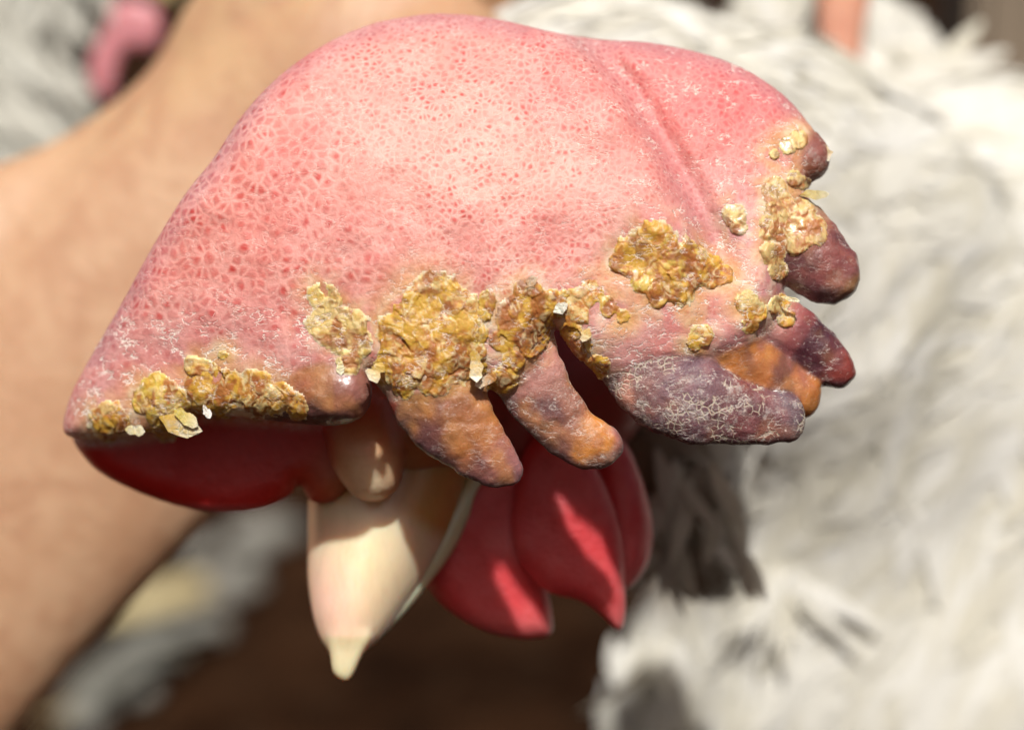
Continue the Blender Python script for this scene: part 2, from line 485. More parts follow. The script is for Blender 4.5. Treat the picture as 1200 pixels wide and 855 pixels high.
C = mix(C, (.40, .16, .18), .75 * sstep(-34, -4, o2) * (Y < 430))
C = mix(C, (.54, .13, .12), .45 * sstep(.5, .7, n_big))
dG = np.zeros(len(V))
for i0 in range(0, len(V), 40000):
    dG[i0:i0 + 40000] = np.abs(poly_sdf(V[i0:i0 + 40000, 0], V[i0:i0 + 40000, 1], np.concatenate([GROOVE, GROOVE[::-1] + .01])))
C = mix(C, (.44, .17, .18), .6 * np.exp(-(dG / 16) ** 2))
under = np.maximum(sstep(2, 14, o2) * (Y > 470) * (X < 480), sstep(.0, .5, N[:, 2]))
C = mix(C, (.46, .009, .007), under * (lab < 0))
C = mix(C, (.42, .16, .06), blob(430, 560, 60, 45) * (lab < 0) * (Y > 505))
C = mix(C, (.60, .22, .22), .6 * sstep(586, 602, Y) * (X < 345))
cell = np.clip(1.0 - .5 * sstep(330, 430, Y) - .5 * sstep(640, 780, X) - 1.0 * under, 0.0, 1)
fine = np.clip(sstep(360, 520, X - .5 * (Y - 200)), 0, 1)
flake = np.clip(.25 + .55 * sstep(330, 400, Y) + .45 * sstep(560, 800, X) + .35 * blob(190, 440, 120, 70), 0, 1) * (1 - under)
wet = under * .25
crust = np.zeros(len(V))
# yellow-brown staining round the foot of each point
stain = np.zeros(len(V))
for c in POINTS:
    b = c[0]
    stain = np.maximum(stain, np.exp(-(((X - b[0]) / (b[3] + 16)) ** 2 + ((Y - b[1] + 6) / (b[3] + 10)) ** 2)))
C = mix(C, (.56, .30, .16), .55 * stain * sstep(.4, .62, n_mid) * (1 - under))

# ---- scabs: rough crust standing proud of the skin
ORANGE = (.50, .19, .035); YEL = (.55, .32, .045); CREAM = (.66, .49, .20); OCH = (.42, .17, .03); BRN = (.22, .085, .035)
SCABS = [
    ([(124, 492, 19), (140, 497, 12), (118, 486, 10)], 7, (YEL, ORANGE, CREAM)),
    ([(176, 462, 20), (190, 478, 26), (206, 490, 22), (196, 498, 18), (168, 474, 14)], 9, (YEL, (.62, .44, .08), CREAM)),
    ([(242, 456, 24), (270, 458, 22), (300, 460, 24), (326, 466, 18), (255, 472, 18), (345, 474, 14)], 7, (YEL, OCH, CREAM)),
    ([(381, 352, 20), (384, 376, 24), (402, 384, 24), (410, 402, 22), (408, 424, 13)], 7, (CREAM, (.55, .36, .09), CREAM)),
    ([(500, 358, 34), (532, 362, 26), (470, 384, 30), (500, 388, 40), (536, 396, 24), (480, 416, 34), (520, 420, 34), (474, 444, 18), (512, 448, 20), (540, 430, 16), (452, 436, 18), (548, 380, 14)], 8, (YEL, OCH, CREAM)),
    ([(556, 392, 13), (556, 414, 12), (560, 434, 11), (570, 350, 10), (568, 366, 9)], 8, (YEL, (.55, .40, .10), OCH)),
    ([(620, 346, 17), (612, 364, 20), (634, 358, 16), (650, 356, 16), (604, 384, 20), (630, 380, 18), (600, 424, 13), (622, 404, 14), (664, 350, 12), (590, 400, 14), (588, 444, 16)], 7, (YEL, OCH, BRN)),
    ([(690, 345, 18), (676, 366, 15), (670, 388, 13), (680, 410, 13), (694, 432, 16), (712, 360, 14), (730, 370, 10), (672, 348, 12)], 7, (YEL, ORANGE, CREAM)),
    ([(768, 292, 30), (744, 300, 22), (780, 312, 32), (792, 335, 26), (762, 322, 20), (806, 306, 22), (832, 316, 18), (850, 322, 12), (772, 348, 14), (725, 308, 12)], 9, (YEL, OCH, (.62, .46, .10))),
    ([(876, 354, 12), (886, 366, 13), (880, 382, 10), (912, 358, 12), (920, 372, 10)], 7, (CREAM, OCH, YEL)),
    ([(908, 226, 14), (918, 246, 20), (938, 254, 20), (912, 268, 18), (930, 276, 20), (906, 296, 14), (952, 266, 16), (912, 316, 11), (960, 276, 10)], 8, ((.56, .40, .16), (.40, .15, .045), CREAM)),
    ([(862, 254, 13), (866, 266, 10)], 4, (CREAM, (.78, .70, .56), CREAM)),
    ([(228, 430, 12), (244, 432, 9), (262, 416, 6)], 5, (CREAM, YEL, CREAM)),
    ([(922, 172, 9), (936, 164, 9), (908, 182, 7), (930, 210, 9), (944, 214, 8)], 4, (CREAM, CREAM, BRN)),
    ([(820, 392, 12), (812, 402, 8)], 4, (YEL, CREAM, OCH)),
]
ring = np.zeros(len(V))
for cs_, H_, p_ in SCABS:
    for x_, y_, r_ in cs_:
        ring = np.maximum(ring, np.exp(-(np.hypot(X - x_, Y - y_) / (r_ + 13)) ** 3))
ring = ring * (1 - under)
C = mix(C, (.60, .34, .10), .85 * ring * sstep(.38, .56, n_mid))
C = mix(C, (.36, .13, .05), .6 * ring * sstep(.52, .66, fbm(V, 16, 3, 91)))
C = mix(C, (.74, .62, .44), .75 * ring * sstep(.5, .65, n_sm))
flake = np.clip(flake + .6 * ring, 0, 1)
crust = .22 * ring; cell = cell * (1 - .7 * ring)

def tone(i, stops):
    t = along[i] + .16 * (n_mid - .5)
    if i == 3:
        t = np.where(X + 22 * (n_mid - .5) > 732 + .12 * (Y - 380), np.maximum(t, .38), np.minimum(t, .26))
    ts = [s[0] for s in stops]; cs = np.array([s[1] for s in stops])
    return np.stack([np.interp(t, ts, cs[:, k]) for k in range(3)], 1)
PURPLE = (.115, .052, .062); MAROON = (.17, .045, .045); MAUVE = (.34, .125, .115); ORANGE = (.50, .19, .035); BROWN = (.30, .105, .04); ROSE = (.52, .25, .22); OCHRE = (.52, .31, .08)
TONES = [
    [(0, OCHRE), (.45, ORANGE), (.62, BROWN), (.8, (.36, .17, .075)), (1, (.24, .10, .075))],
    [(0, OCHRE), (.28, (.45, .24, .08)), (.45, (.24, .085, .035)), (.62, (.38, .145, .04)), (.78, (.27, .10, .085)), (.93, (.33, .14, .135)), (1, PURPLE)],
    [(0, OCHRE), (.2, ROSE), (.4, (.27, .115, .085)), (.6, (.30, .125, .08)), (.72, ORANGE), (.88, ORANGE), (.96, MAUVE), (1, (.20, .08, .07))],
    [(0, ROSE), (.22, ROSE), (.30, (.42, .18, .10)), (.40, (.16, .085, .105)), (.55, (.15, .07, .08)), (.66, MAROON), (.8, (.17, .07, .075)), (.9, (.15, .075, .09)), (1, (.12, .075, .09))],
    [(0, ROSE), (.22, (.62, .34, .28)), (.35, (.42, .155, .035)), (.6, (.36, .13, .045)), (.75, (.42, .15, .035)), (.84, (.33, .12, .08)), (1, (.40, .145, .035))],
    [(0, ROSE), (.25, (.52, .22, .19)), (.40, (.26, .07, .07)), (.52, (.06, .016, .024)), (.75, (.075, .02, .03)), (.86, MAROON), (1, (.21, .04, .032))],
    [(0, (.5, .28, .16)), (.4, (.42, .22, .10)), (.5, (.25, .085, .07)), (.8, (.20, .06, .06)), (.93, (.24, .10, .09)), (1, (.26, .13, .06))],
    [(0, (.28, .10, .07)), (.6, (.22, .07, .055)), (1, (.20, .06, .05))]]
for i in range(len(POINTS)):
    m_ = sstep(TMIN[i] - .16, TMIN[i] + .05, along[i]) * (near == i) * sstep(12, 4, dist[i])
    c = tone(i, TONES[i])
    c = mix(c, np.array([.085, .034, .042]), .75 * sstep(.52, .70, fbm(V, 34, 3, 30 + i)))
    c = mix(c, np.array([.50, .22, .06]), (.5 if i in (0, 1, 2, 4) else .18) * sstep(.55, .72, fbm(V, 28, 3, 50 + i)))
    c = mix(c, np.array([.33, .13, .12]), (.7 if i == 4 else .35) * sstep(.58, .74, fbm(V, 18, 3, 70 + i)))
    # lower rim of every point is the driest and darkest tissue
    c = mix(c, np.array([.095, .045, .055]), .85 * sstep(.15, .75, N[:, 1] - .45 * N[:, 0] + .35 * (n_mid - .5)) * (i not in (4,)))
    C = mix(C, c, m_)
    f_ = [.1, .15, .34, .5, .10, .35, .32, .35][i]
    flake = flake * (1 - m_) + m_ * f_ * (.5 + n_sm)
    cell = cell * (1 - m_)
    wet = wet * (1 - m_) + m_ * [.6, .55, .45, .25, .75, .75, .7, .3][i]
    crust = np.maximum(crust, m_ * [.2, .25, .35, .6, .15, .3, .35, .4][i])

for _ in range(3):                     # stains bleed into their surroundings
    A_ = np.zeros_like(C); n_ = np.zeros(len(C))
    for k in range(4):
        np.add.at(A_, CF[:, k], C[CF[:, (k + 1) % 4]] + C[CF[:, (k + 3) % 4]]); np.add.at(n_, CF[:, k], 2)
    C = .4 * C + .6 * A_ / np.maximum(n_, 1)[:, None]
def sub_obj(name, sel_faces, Vs=None, **props):
    ids = np.unique(CF[sel_faces]); mp = -np.ones(len(CV), int); mp[ids] = np.arange(len(ids))
    Fs = mp[CF[sel_faces]]
    o = put(name, CV[ids], Fs, M_SKIN, HEN, Col=np.clip(C[ids], 0, 1), cell=cell[ids], flake=flake[ids], wet=wet[ids], crust=crust[ids], fine=fine[ids])
    # normals of the undivided surface, so that the joint between comb and point stays smooth
    W = P(CV); Nw = vnormals(W, flip(CF))
    o.data.normals_split_custom_set_from_vertices(Nw[ids].tolist())
    for k, v in props.items(): o[k] = v
    return o
flab = lab[CF[:, 0]]
# small relief in the mesh itself
rdg = 1 - np.abs(fbm(V * np.array([1, .8, 1]), 21, 3, 61) - .5) * 4
CV = CV + CN * ((n_sm - .5) * (1.2 + 1.8 * crust) + (lab >= 0) * np.clip(rdg, -1, 1) * 1.3)[:, None]
PLAB = ['short stubby orange brown comb point lying along the rim', 'broad brown comb point with a mauve tip', 'comb point with an orange lower half and a grey tip', 'longest comb point, dark purple and covered in white scale',
        'smooth orange comb point', 'slim blackened comb point with white flecks', 'thick maroon comb point under a yellow crust', 'small shrivelled brown comb point at the back of the comb']
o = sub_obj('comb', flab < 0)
for i in range(len(POINTS)):
    sub_obj('comb_point', flab == i, label=PLAB[i])

def scab(circles, H, pal, seed):
    cs = np.array(circles, float)
    fc = CV[CF].mean(1); fN = CN[CF].mean(1)
    bb = (fc[:, 0] > cs[:, 0].min() - 45) & (fc[:, 0] < cs[:, 0].max() + 45) & (fc[:, 1] > cs[:, 1].min() - 45) & (fc[:, 1] < cs[:, 1].max() + 45) & (fN[:, 2] < .25)
    def mask(q):
        m = np.full(len(q), -1.0)
        for x, y, r in cs:
            m = np.maximum(m, 1.12 - np.hypot(q[:, 0] - x, q[:, 1] - y) / r)
        q = q * np.array([1, .6, 1]); return m + 1.25 * (fbm(q, 24, 3, seed) - .5) + .35 * (fbm(q, 6, 2, seed + 3) - .5)
    sel = np.where(bb)[0]
    if not len(sel): return
    sel = sel[mask(fc[sel]) > -.04]
    if len(sel) < 12: return
    ids = np.unique(CF[sel]); mp = -np.ones(len(CV), int); mp[ids] = np.arange(len(ids))
    bm = bmesh.new()
    vv = [bm.verts.new(p) for p in CV[ids]]
    for q in mp[CF[sel]]: bm.faces.new([vv[k] for k in q])
    bmesh.ops.subdivide_edges(bm, edges=bm.edges[:], cuts=1, use_grid_fill=True)
    bm.normal_update()
    Vs = np.array([v.co[:] for v in bm.verts]); Ns = np.array([v.normal[:] for v in bm.verts])
    bd = np.array([v.is_boundary for v in bm.verts])
    bm.verts.index_update()
    Fs = np.array([[v.index for v in f.verts] for f in bm.faces]); bm.free()
    m = mask(Vs)
    wx = Vs[:, 0] + 15 * (fbm(Vs, 14, 3, seed + 5) - .5); wy = (Vs[:, 1] + 15 * (fbm(Vs, 14, 3, seed + 6) - .5)) * .75
    r = np.random.default_rng(seed); x0, x1, y0, y1 = wx.min(), wx.max(), wy.min(), wy.max()
    ns = max(4, int((x1 - x0) * (y1 - y0) / 240)); sx = r.uniform(x0, x1, ns); sy = r.uniform(y0, y1, ns)
    D2 = np.hypot(wx[:, None] - sx[None], wy[:, None] - sy[None]); part = np.argpartition(D2, 1, axis=1)[:, :2]
    dd = np.take_along_axis(D2, part, 1); first = dd[:, 0] > dd[:, 1]
    pid = np.where(first, part[:, 1], part[:, 0]); d1 = dd.min(1); d2 = dd.max(1); gap = d2 - d1
    off = r.uniform(-1, 1, ns)[pid]; tx = r.normal(0, .06, ns)[pid]; ty = r.normal(0, .06, ns)[pid]
    n1 = fbm(Vs, 26, 2, seed + 7); n2 = fbm(Vs, 6, 3, seed + 8)
    h = sstep(-.05, .30, m) * (1.0 + H * .30 * (.05 + 1.1 * sstep(.3, .7, fbm(Vs * np.array([1, .6, 1]), 19, 3, seed + 51))) + .45 * off + tx * (wx - sx[pid]) + ty * (wy - sy[pid]) - .6 * sstep(2.6, .3, gap)) + (n2 - .5) * 2.0 * np.clip(m * 3, 0, 1)
    h = np.where(bd, -2, h)
    q = Vs + Ns * h[:, None]
    a, b, c_ = [np.array(k) for k in pal]
    rc = (r.random(ns)[pid] * .14 + .86 * fbm(Vs, 16, 3, seed + 11))
    col = mix(np.tile(a, (len(q), 1)), b, sstep(.42, .58, rc))
    col = mix(col, c_, 0.85 * sstep(.54, .68, rc + .5 * (n2 - .5)))
    col = mix(col, np.array([.33, .105, .03]), .85 * sstep(.54, .66, fbm(Vs, 18, 3, seed + 17)))
    col = mix(col, np.array(BRN), .55 * sstep(.56, .68, fbm(Vs, 13, 3, seed + 14)))
    col = mix(col, np.array([.72, .60, .34]), .6 * sstep(2.4, .2, np.abs(gap - 4.0)) * sstep(.48, .62, fbm(Vs, 12, 2, seed + 23)))
    col = mix(col, np.array([.78, .66, .46]), .8 * sstep(.16, .0, m) * sstep(.3, .55, fbm(Vs, 18, 2, seed + 31)))
    on = np.ones(len(q))
    put('scab', q, Fs, M_SKIN, HEN, Col=np.clip(col, 0, 1), cell=0 * on, flake=.6 * on, wet=.15 + .5 * sstep(.5, .65, fbm(Vs, 14, 2, seed + 40)), crust=.22 * on, fine=on)
for k, (c_, H, pal) in enumerate(SCABS):
    scab(c_, H, pal, 100 + 20 * k)

# ---- curled dry flakes at the edges of the scabs
def flake_piece(x, y, L, Wd, ang, col, seed, z=None, curl=.12):
    r = random.Random(seed); n = 7
    if z is None:
        mm = (np.abs(CV[:, 0] - x) < 7) & (np.abs(CV[:, 1] - y) < 7)
        z = CV[mm][:, 2].min() if mm.any() else zf(min(x, 945), min(y, 480))
    z0 = z - 3
    ca, sa = math.cos(ang), math.sin(ang)
    top = []; bot = []
    for i in range(n):
        t = i / (n - 1)
        wv = Wd * (math.sin(math.pi * min(1, .12 + .88 * (1 - t))) ** .6) * r.uniform(.65, 1.1) if i < n - 1 else .6
        for sgn, arr in ((1, top), (-1, bot)):
            lx = t * L + r.uniform(-.08, .08) * L * (0 < i < n - 1); ly = sgn * wv * r.uniform(.55, 1.0) * .5
            arr.append((x + lx * ca - ly * sa, y + lx * sa + ly * ca, z0 - curl * L * t * t + r.uniform(-.8, .8)))
    q = np.array(top + bot); q2 = q + np.array([0, 0, 1.3])
    Vv = np.concatenate([q, q2]); Fq = []
    for i in range(n - 1):
        Fq.append((i, i + 1, n + i + 1, n + i)); b = 2 * n
        Fq.append((b + n + i, b + n + i + 1, b + i + 1, b + i))
        Fq.append((i, b + i, b + i + 1, i + 1)); Fq.append((n + i + 1, b + n + i + 1, b + n + i, n + i))
    Fq.append((0, n, 3 * n, 2 * n)); Fq.append((n - 1, 3 * n - 1 - n + 0, 3 * n - 1 + n, 2 * n - 1))
    on = np.ones(len(Vv)); cc = np.tile(np.array(col), (len(Vv), 1))
    cc = mix(cc, np.array([.82, .76, .62]), .7 * np.tile(np.tile(np.linspace(0, 1, n), 2), 2) ** 2)
    fo = put('skin_flake', Vv, np.array(Fq), M_SKIN, HEN, Col=cc, cell=0 * on, flake=.2 * on, wet=.3 * on, crust=.5 * on, fine=on)
    for p_ in fo.data.polygons: p_.use_smooth = False
FLK = [(186, 488, 54, 34, .32, YEL), (204, 480, 34, 26, .6, (.62, .44, .08)), (196, 500, 40, 16, .14, CREAM), (146, 503, 24, 16, .1, CREAM), (238, 474, 18, 12, 1.1, (.75, .66, .62)),
       (448, 424, 26, 26, 2.2, YEL), (556, 408, 40, 22, 1.5, YEL), (582, 440, 28, 24, 2.7, OCH), 
       (914, 347, 24, 9, .25, CREAM), (690, 384, 18, 16, 2.0, YEL), (648, 366, 20, 18, -.5, (.8, .74, .6)), 
       (620, 346, 24, 20, -1.4, OCH), (396, 418, 22, 16, 1.4, CREAM), (936, 229, 36, 15, -.05, (.50, .36, .08)), (962, 165, 26, 18, 1.2, (.44, .24, .07))]
for k, (x, y, L, Wd, a, c_) in enumerate(FLK):
    flake_piece(x, y, L, Wd, a, c_, k, z=(zf(930, 200) + 34 if x > 955 else zf(925, 225) + 14 if x == 936 else None), curl=.1 if x > 955 else .12)

# ---- face, beak, wattles
def solid(name, lo, hi, step, build, mat, colour, root=HEN, it=2, **kw):
    gg = Grid(lo, hi, step); build(gg)
    v, f = gg.mesh(); v = relax(v, f, it); n = vnormals(v, f)
    return put(name, v, f, mat, root, Col=np.clip(colour(v, n), 0, 1), **kw), v, f, n

def face_build(gg):
    gg.chain([(470, 440, 280, 95), (560, 450, 360, 125), (640, 430, 420, 130)])
    gg.chain([(424, 500, 168, 46), (430, 530, 150, 44), (436, 552, 148, 36)], 10)
    gg.chain([(480, 500, 220, 60), (540, 520, 280, 50), (620, 520, 320, 60)], 25)
def face_col(v, n):
    c = np.tile(np.array([.52, .19, .07]), (len(v), 1))
    c = mix(c, np.array([.72, .52, .34]), np.exp(-(((v[:, 0] - 434) / 34) ** 2 + ((v[:, 1] - 562) / 32) ** 2)))  # lit patch of the knob painted pale
    c = mix(c, np.array([.35, .05, .04]), sstep(500, 600, v[:, 0]))
    return mix(c, np.array([.45, .04, .035]), sstep(405, 370, v[:, 0]))
solid('face', (350, 290, 30), (820, 640, 600), 4, face_build, M_FACE, face_col)

def beak_build(gg):
    gg.chain([(464, 530, 278, 92), (451, 580, 268, 89), (436, 630, 244, 76), (420, 675, 214, 60), (410, 712, 188, 45), (406, 735, 174, 34), (406, 744, 168, 29)], sub=6)
    gg.chain([(524, 545, 292, 36), (490, 610, 270, 38), (455, 675, 232, 34), (424, 735, 184, 20)], 22, sub=5)
    gg.slab(smooth_poly([(386, 742), (387, 772), (391, 790), (404, 798), (413, 792), (425, 766), (436, 744), (425, 734), (400, 732)], 4), lambda X, Y: 160 - .25 * (Y - 740), 16, 10, 7)
def beak_col(v, n):
    y = v[:, 1]
    c = np.tile(np.array([.68, .52, .35]), (len(v), 1))
    c = mix(c, np.array([.72, .66, .38]), .55 * np.exp(-(((v[:, 0] - 425) / 34) ** 2 + ((y - 660) / 60) ** 2)))
    c = mix(c, np.array([.74, .44, .36]), .7 * np.exp(-(((v[:, 0] - 380) / 45) ** 2 + ((y - 705) / 55) ** 2)))
    c = mix(c, np.array([.58, .28, .09]), sstep(604, 572, y - .62 * np.maximum(v[:, 0] - 452, 0) + 6 * (fbm(v, 25, 2) - .5)))  # shadow of the comb over the beak base, painted orange brown
    return mix(c, np.array([.58, .48, .30]), sstep(742, 750, y))
solid('upper_beak', (330, 430, 90), (580, 815, 400), 3, beak_build, M_BEAK, beak_col)

def low_build(gg):
    gg.chain([(562, 556, 264, 16), (538, 594, 258, 19), (508, 646, 246, 19), (477, 692, 222, 15), (449, 730, 196, 11), (432, 754, 180, 6)], sub=6)
def low_col(v, n):
    c = np.tile(np.array([.68, .55, .36]), (len(v), 1))
    return mix(c, np.array([.50, .36, .14]), .8 * sstep(600, 540, v[:, 1]))
solid('lower_beak', (400, 510, 130), (610, 790, 340), 3, low_build, M_BEAK, low_col)

WAT = [(smooth_poly([(494, 668), (497, 635), (515, 600), (545, 570), (590, 545), (625, 560), (628, 640), (642, 690), (648, 738), (630, 748), (600, 747), (560, 736), (515, 706)], 5), 268, 'left'),
       (smooth_poly([(592, 626), (594, 590), (606, 545), (635, 505), (680, 520), (710, 570), (728, 625), (733, 690), (732, 728), (724, 739), (706, 722), (680, 704), (640, 692), (606, 658)], 5), 244, 'mid'),
       (smooth_poly([(690, 520), (728, 515), (748, 550), (762, 596), (765, 630), (758, 664), (736, 690), (722, 680), (705, 620)], 5), 300, 'right')]
def wattle(poly, zc, tag):
    lo, hi = poly.min(0), poly.max(0)
    mid = (lo + hi) / 2; half = (hi - lo) / 2
    def D(X, Y):
        return zc + 26 * ((X - mid[0]) / half[0]) ** 2 + 10 * (fbm(np.stack([X, Y, 0 * X], -1), 50, 2, 8) - .5)
    def b(gg): gg.slab(poly, D, 24, 22)
    def colour(v, n):
        c = np.tile(np.array([.62, .05, .058]), (len(v), 1))
        c = mix(c, np.array([.68, .11, .115]), .6 * sstep(.4, .7, fbm(v, 40, 3, 12)))
        return mix(c, np.array([.55, .13, .13]), .7 * sstep(hi[1] - 45, hi[1], v[:, 1]))
    solid('wattle', (lo[0] - 8, lo[1] - 8, zc - 50), (hi[0] + 8, hi[1] + 8, zc + 80), 3, b, M_WATTLE, colour)
for a in WAT: wattle(*a)

# ---- feathered neck and body
def plum_build(gg):
    gg.chain([(600, 190, 900, 150), (700, 150, 900, 160), (790, 150, 900, 150), (880, 220, 930, 140), (935, 330, 1000, 150), (985, 450, 1080, 150), (1010, 560, 1150, 170), (1010, 660, 1210, 200), (990, 780, 1280, 230)], zs=1.6)
    gg.chain([(930, 150, 970, 100), (1000, 240, 1030, 140), (1050, 360, 1110, 170)], 70, zs=1.6)
    gg.chain([(960, 600, 1190, 150), (1120, 480, 1280, 330), (1350, 560, 1520, 430), (1500, 650, 1700, 380)], 70, zs=1.5)
    gg.chain([(850, 860, 1340, 150), (1000, 780, 1260, 210), (1150, 800, 1320, 330), (1350, 900, 1450, 300)], 60, zs=1.5)
    gg.chain([(930, 30, 1480, 80), (1030, 95, 1520, 85), (1150, 200, 1560, 80), (1300, 260, 1660, 120)], 50)
    gg.chain([(790, 470, 560, 70), (800, 550, 610, 64), (815, 620, 680, 44), (832, 675, 750, 20)], 50)
gp = Grid((420, -60, 380), (1980, 1180, 2300), 15); plum_build(gp)
PV, PF = gp.mesh(); PV = relax(PV, PF, 4)
PV = PV + vnormals(PV, PF) * (75 * (fbm(PV @ np.array([[1.5, .5, 0], [.35, .8, 0], [0, 0, 1.]]), 190, 3, 21) - .5))[:, None]
PN = vnormals(PV, PF)
def soil(p):          # throat shade, with some soiling, painted brown into the feathers
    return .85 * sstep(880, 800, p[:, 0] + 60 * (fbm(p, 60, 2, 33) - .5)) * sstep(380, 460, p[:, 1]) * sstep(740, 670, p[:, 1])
on = np.ones(len(PV))
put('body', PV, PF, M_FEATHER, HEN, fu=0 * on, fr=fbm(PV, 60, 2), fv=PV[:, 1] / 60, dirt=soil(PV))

def leaf(n=6):
    pr = []
    for i in range(n):
        t = i / (n - 1)
        wv = [.10, .34, .48, .46, .32, .05][i] if n == 6 else math.sin(math.pi * t)
        pr.append((t, wv))
    return pr
def feathers(pts, nrm, dirs, Ls, Ws, lift, seed):
    """all quills at once: curved vanes, three vertices across, six along"""
    r = np.random.default_rng(seed); n = len(pts); prof = leaf()
    d = dirs - (dirs * nrm).sum(1, keepdims=True) * nrm
    d /= np.maximum(np.linalg.norm(d, axis=1, keepdims=True), 1e-9)
    a = r.normal(0, .28, n)[:, None]
    s_ = np.cross(nrm, d); d = d * np.cos(a) + s_ * np.sin(a); s_ = np.cross(nrm, d)
    bend = r.normal(0, .18, n)
    V = np.zeros((n, 6, 3, 3)); U = np.zeros((n, 6, 3)); Vv = np.zeros((n, 6, 3))
    for i, (t, wv) in enumerate(prof):
        base = pts + d * (Ls * t)[:, None] + s_ * (bend * Ls * t * t)[:, None] + nrm * ((lift * Ls * (t - .75 * t * t)) - 4)[:, None]
        for j, u in enumerate((-1, 0, 1)):
            V[:, i, j] = base + s_ * (u * wv * Ws)[:, None] - nrm * (abs(u) * wv * Ws * .10)[:, None]
            U[:, i, j] = u * wv; Vv[:, i, j] = t
    F1 = []
    for i in range(5):
        for j in range(2):
            F1.append((i * 3 + j, i * 3 + j + 1, i * 3 + j + 4, i * 3 + j + 3))
    F = (np.arange(n)[:, None, None] * 18 + np.array(F1)[None]).reshape(-1, 4)
    rr = np.repeat(r.random(n), 18)
    return V.reshape(-1, 3), F, U.ravel(), Vv.ravel(), rr

def flow(p):
    """the way the plumage lies, in pixel space"""
    x, y = p[:, 0], p[:, 1]
    d = np.stack([-.45 + .5 * np.sin(y / 210.0 + x / 300.), np.full_like(x, .85), -.15 + 0 * x], 1)
    nk = sstep(330, 120, y) * sstep(1000, 880, x)
    t = np.stack([np.full_like(x, .9), -.1 + sstep(700, 950, x) * 1.1, 0 * x], 1)
    return d * (1 - nk[:, None]) + t * nk[:, None]
vis_ = (PV[:, 0] < 1330) & (PV[:, 1] < 980) & (PN[:, 2] < .35)
cand = np.where(vis_)[0]
pick = cand[RNG.integers(0, len(cand), 5000)]
pts = PV[pick] + RNG.normal(0, 5, (len(pick), 3)) * (1 - np.abs(PN[pick]))
nk = (pts[:, 1] < 330) & (pts[:, 0] < 1000)
Ls = np.where(nk, RNG.uniform(90, 170, len(pick)), RNG.uniform(130, 270, len(pick)))
Ws = np.where(nk, RNG.uniform(10, 20, len(pick)), RNG.uniform(16, 44, len(pick)))
fv, ff, fu_, fv_, fr_ = feathers(pts, PN[pick], flow(pts), Ls, Ws, .03, 3)
from mathutils.bvhtree import BVHTree
def hug(fv, Vb, Fb, Nb, per=18):
    t = BVHTree.FromPolygons(Vb.tolist(), Fb.tolist()); out = fv.copy(); nn = np.zeros_like(fv)
    lay = np.repeat(RNG.uniform(0, 13, len(fv) // per) ** 1.0, per); tt = np.tile(np.repeat(np.linspace(0, 1, 6), 3), len(fv) // per)
    for i, p in enumerate(fv.tolist()):
        q, n, f_, d_ = t.find_nearest(p)
        a = Nb[Fb[f_]].mean(0); a = a / np.linalg.norm(a)
        nn[i] = a; out[i] = np.array(q) + a * (lay[i] + 9 * tt[i] - 3)
    return out, nn
fv, fN = hug(fv, PV, PF, PN)
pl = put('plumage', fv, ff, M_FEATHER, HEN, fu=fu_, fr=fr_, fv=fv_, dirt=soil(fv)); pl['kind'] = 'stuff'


def single(x, y, z, dx, dy, dz, L, Wd, root=HEN, mat=None, nz=(0, 0, -1), seed=0, name='feather', dirt=0.0):
    fv, ff, a, b, c = feathers(np.array([[x, y, z]], float), np.array([nz], float), np.array([[dx, dy, dz]], float), np.array([L]), np.array([Wd]), .22, seed)
    return put(name, fv, ff, mat or M_FEATHER, root, fu=a, fr=c, fv=b, dirt=np.full(len(fv), dirt))
rr = random.Random(5)
def surf_z(x, y):
    m = (np.abs(PV[:, 0] - x) < 30) & (np.abs(PV[:, 1] - y) < 30)
    return float(PV[m][:, 2].min()) if m.any() else 600.0
for k in range(16):                    # the bright tuft on the breast
    a = math.radians(-60 + 8.5 * k + rr.uniform(-5, 5))
    x, y = 925 + rr.uniform(-14, 14), 672 + rr.uniform(-10, 10)
    single(x, y, surf_z(x, y) - 12, math.sin(-a), math.cos(a), 0, rr.uniform(70, 125), rr.uniform(12, 20), seed=k)
for k in range(8):                     # loose fluff at the lower left edge of the breast
    x, y = 730 + rr.uniform(-14, 60), 735 + rr.uniform(-20, 40)
    single(x, y, surf_z(x, y) - 8, rr.uniform(-.5, .2), 1, 0, rr.uniform(70, 120), rr.uniform(12, 22), seed=40 + k)
for k in range(26):                    # hackle feathers hanging from the throat, its shade painted in brown
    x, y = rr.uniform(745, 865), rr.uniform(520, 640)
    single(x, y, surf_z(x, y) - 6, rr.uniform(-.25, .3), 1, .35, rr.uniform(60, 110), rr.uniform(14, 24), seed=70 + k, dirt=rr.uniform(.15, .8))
for x, y, dx, dy, L, Wd in [(1150, 25, -1, .12, 150, 30), (1140, 70, -1, .35, 140, 26), (1135, 78, -.75, .9, 90, 20), (1190, 110, -1, .1, 160, 34), (1180, 60, -1, .05, 190, 30), (1195, 140, -1, .15, 150, 34), (890, 10, .5, .6, 90, 26), (930, 30, .4, .7, 90, 24)]:
    single(x, y, 1340, dx, dy, 0, L, Wd, seed=int(x))

# ---- the pinkish shank that shows over the bird's back
def shank_build(gg):
    gg.chain([(1006, -150, 1240, 34), (992, -40, 1230, 36), (985, 40, 1235, 27), (982, 120, 1250, 26)], 0)
def shank_col(v, n): return mix(np.tile(np.array([.66, .30, .21]), (len(v), 1)), np.array([.72, .38, .25]), fbm(v, 30, 2))
solid('leg', (930, -200, 1170), (1060, 160, 1310), 6, shank_build, M_ARM, shank_col)

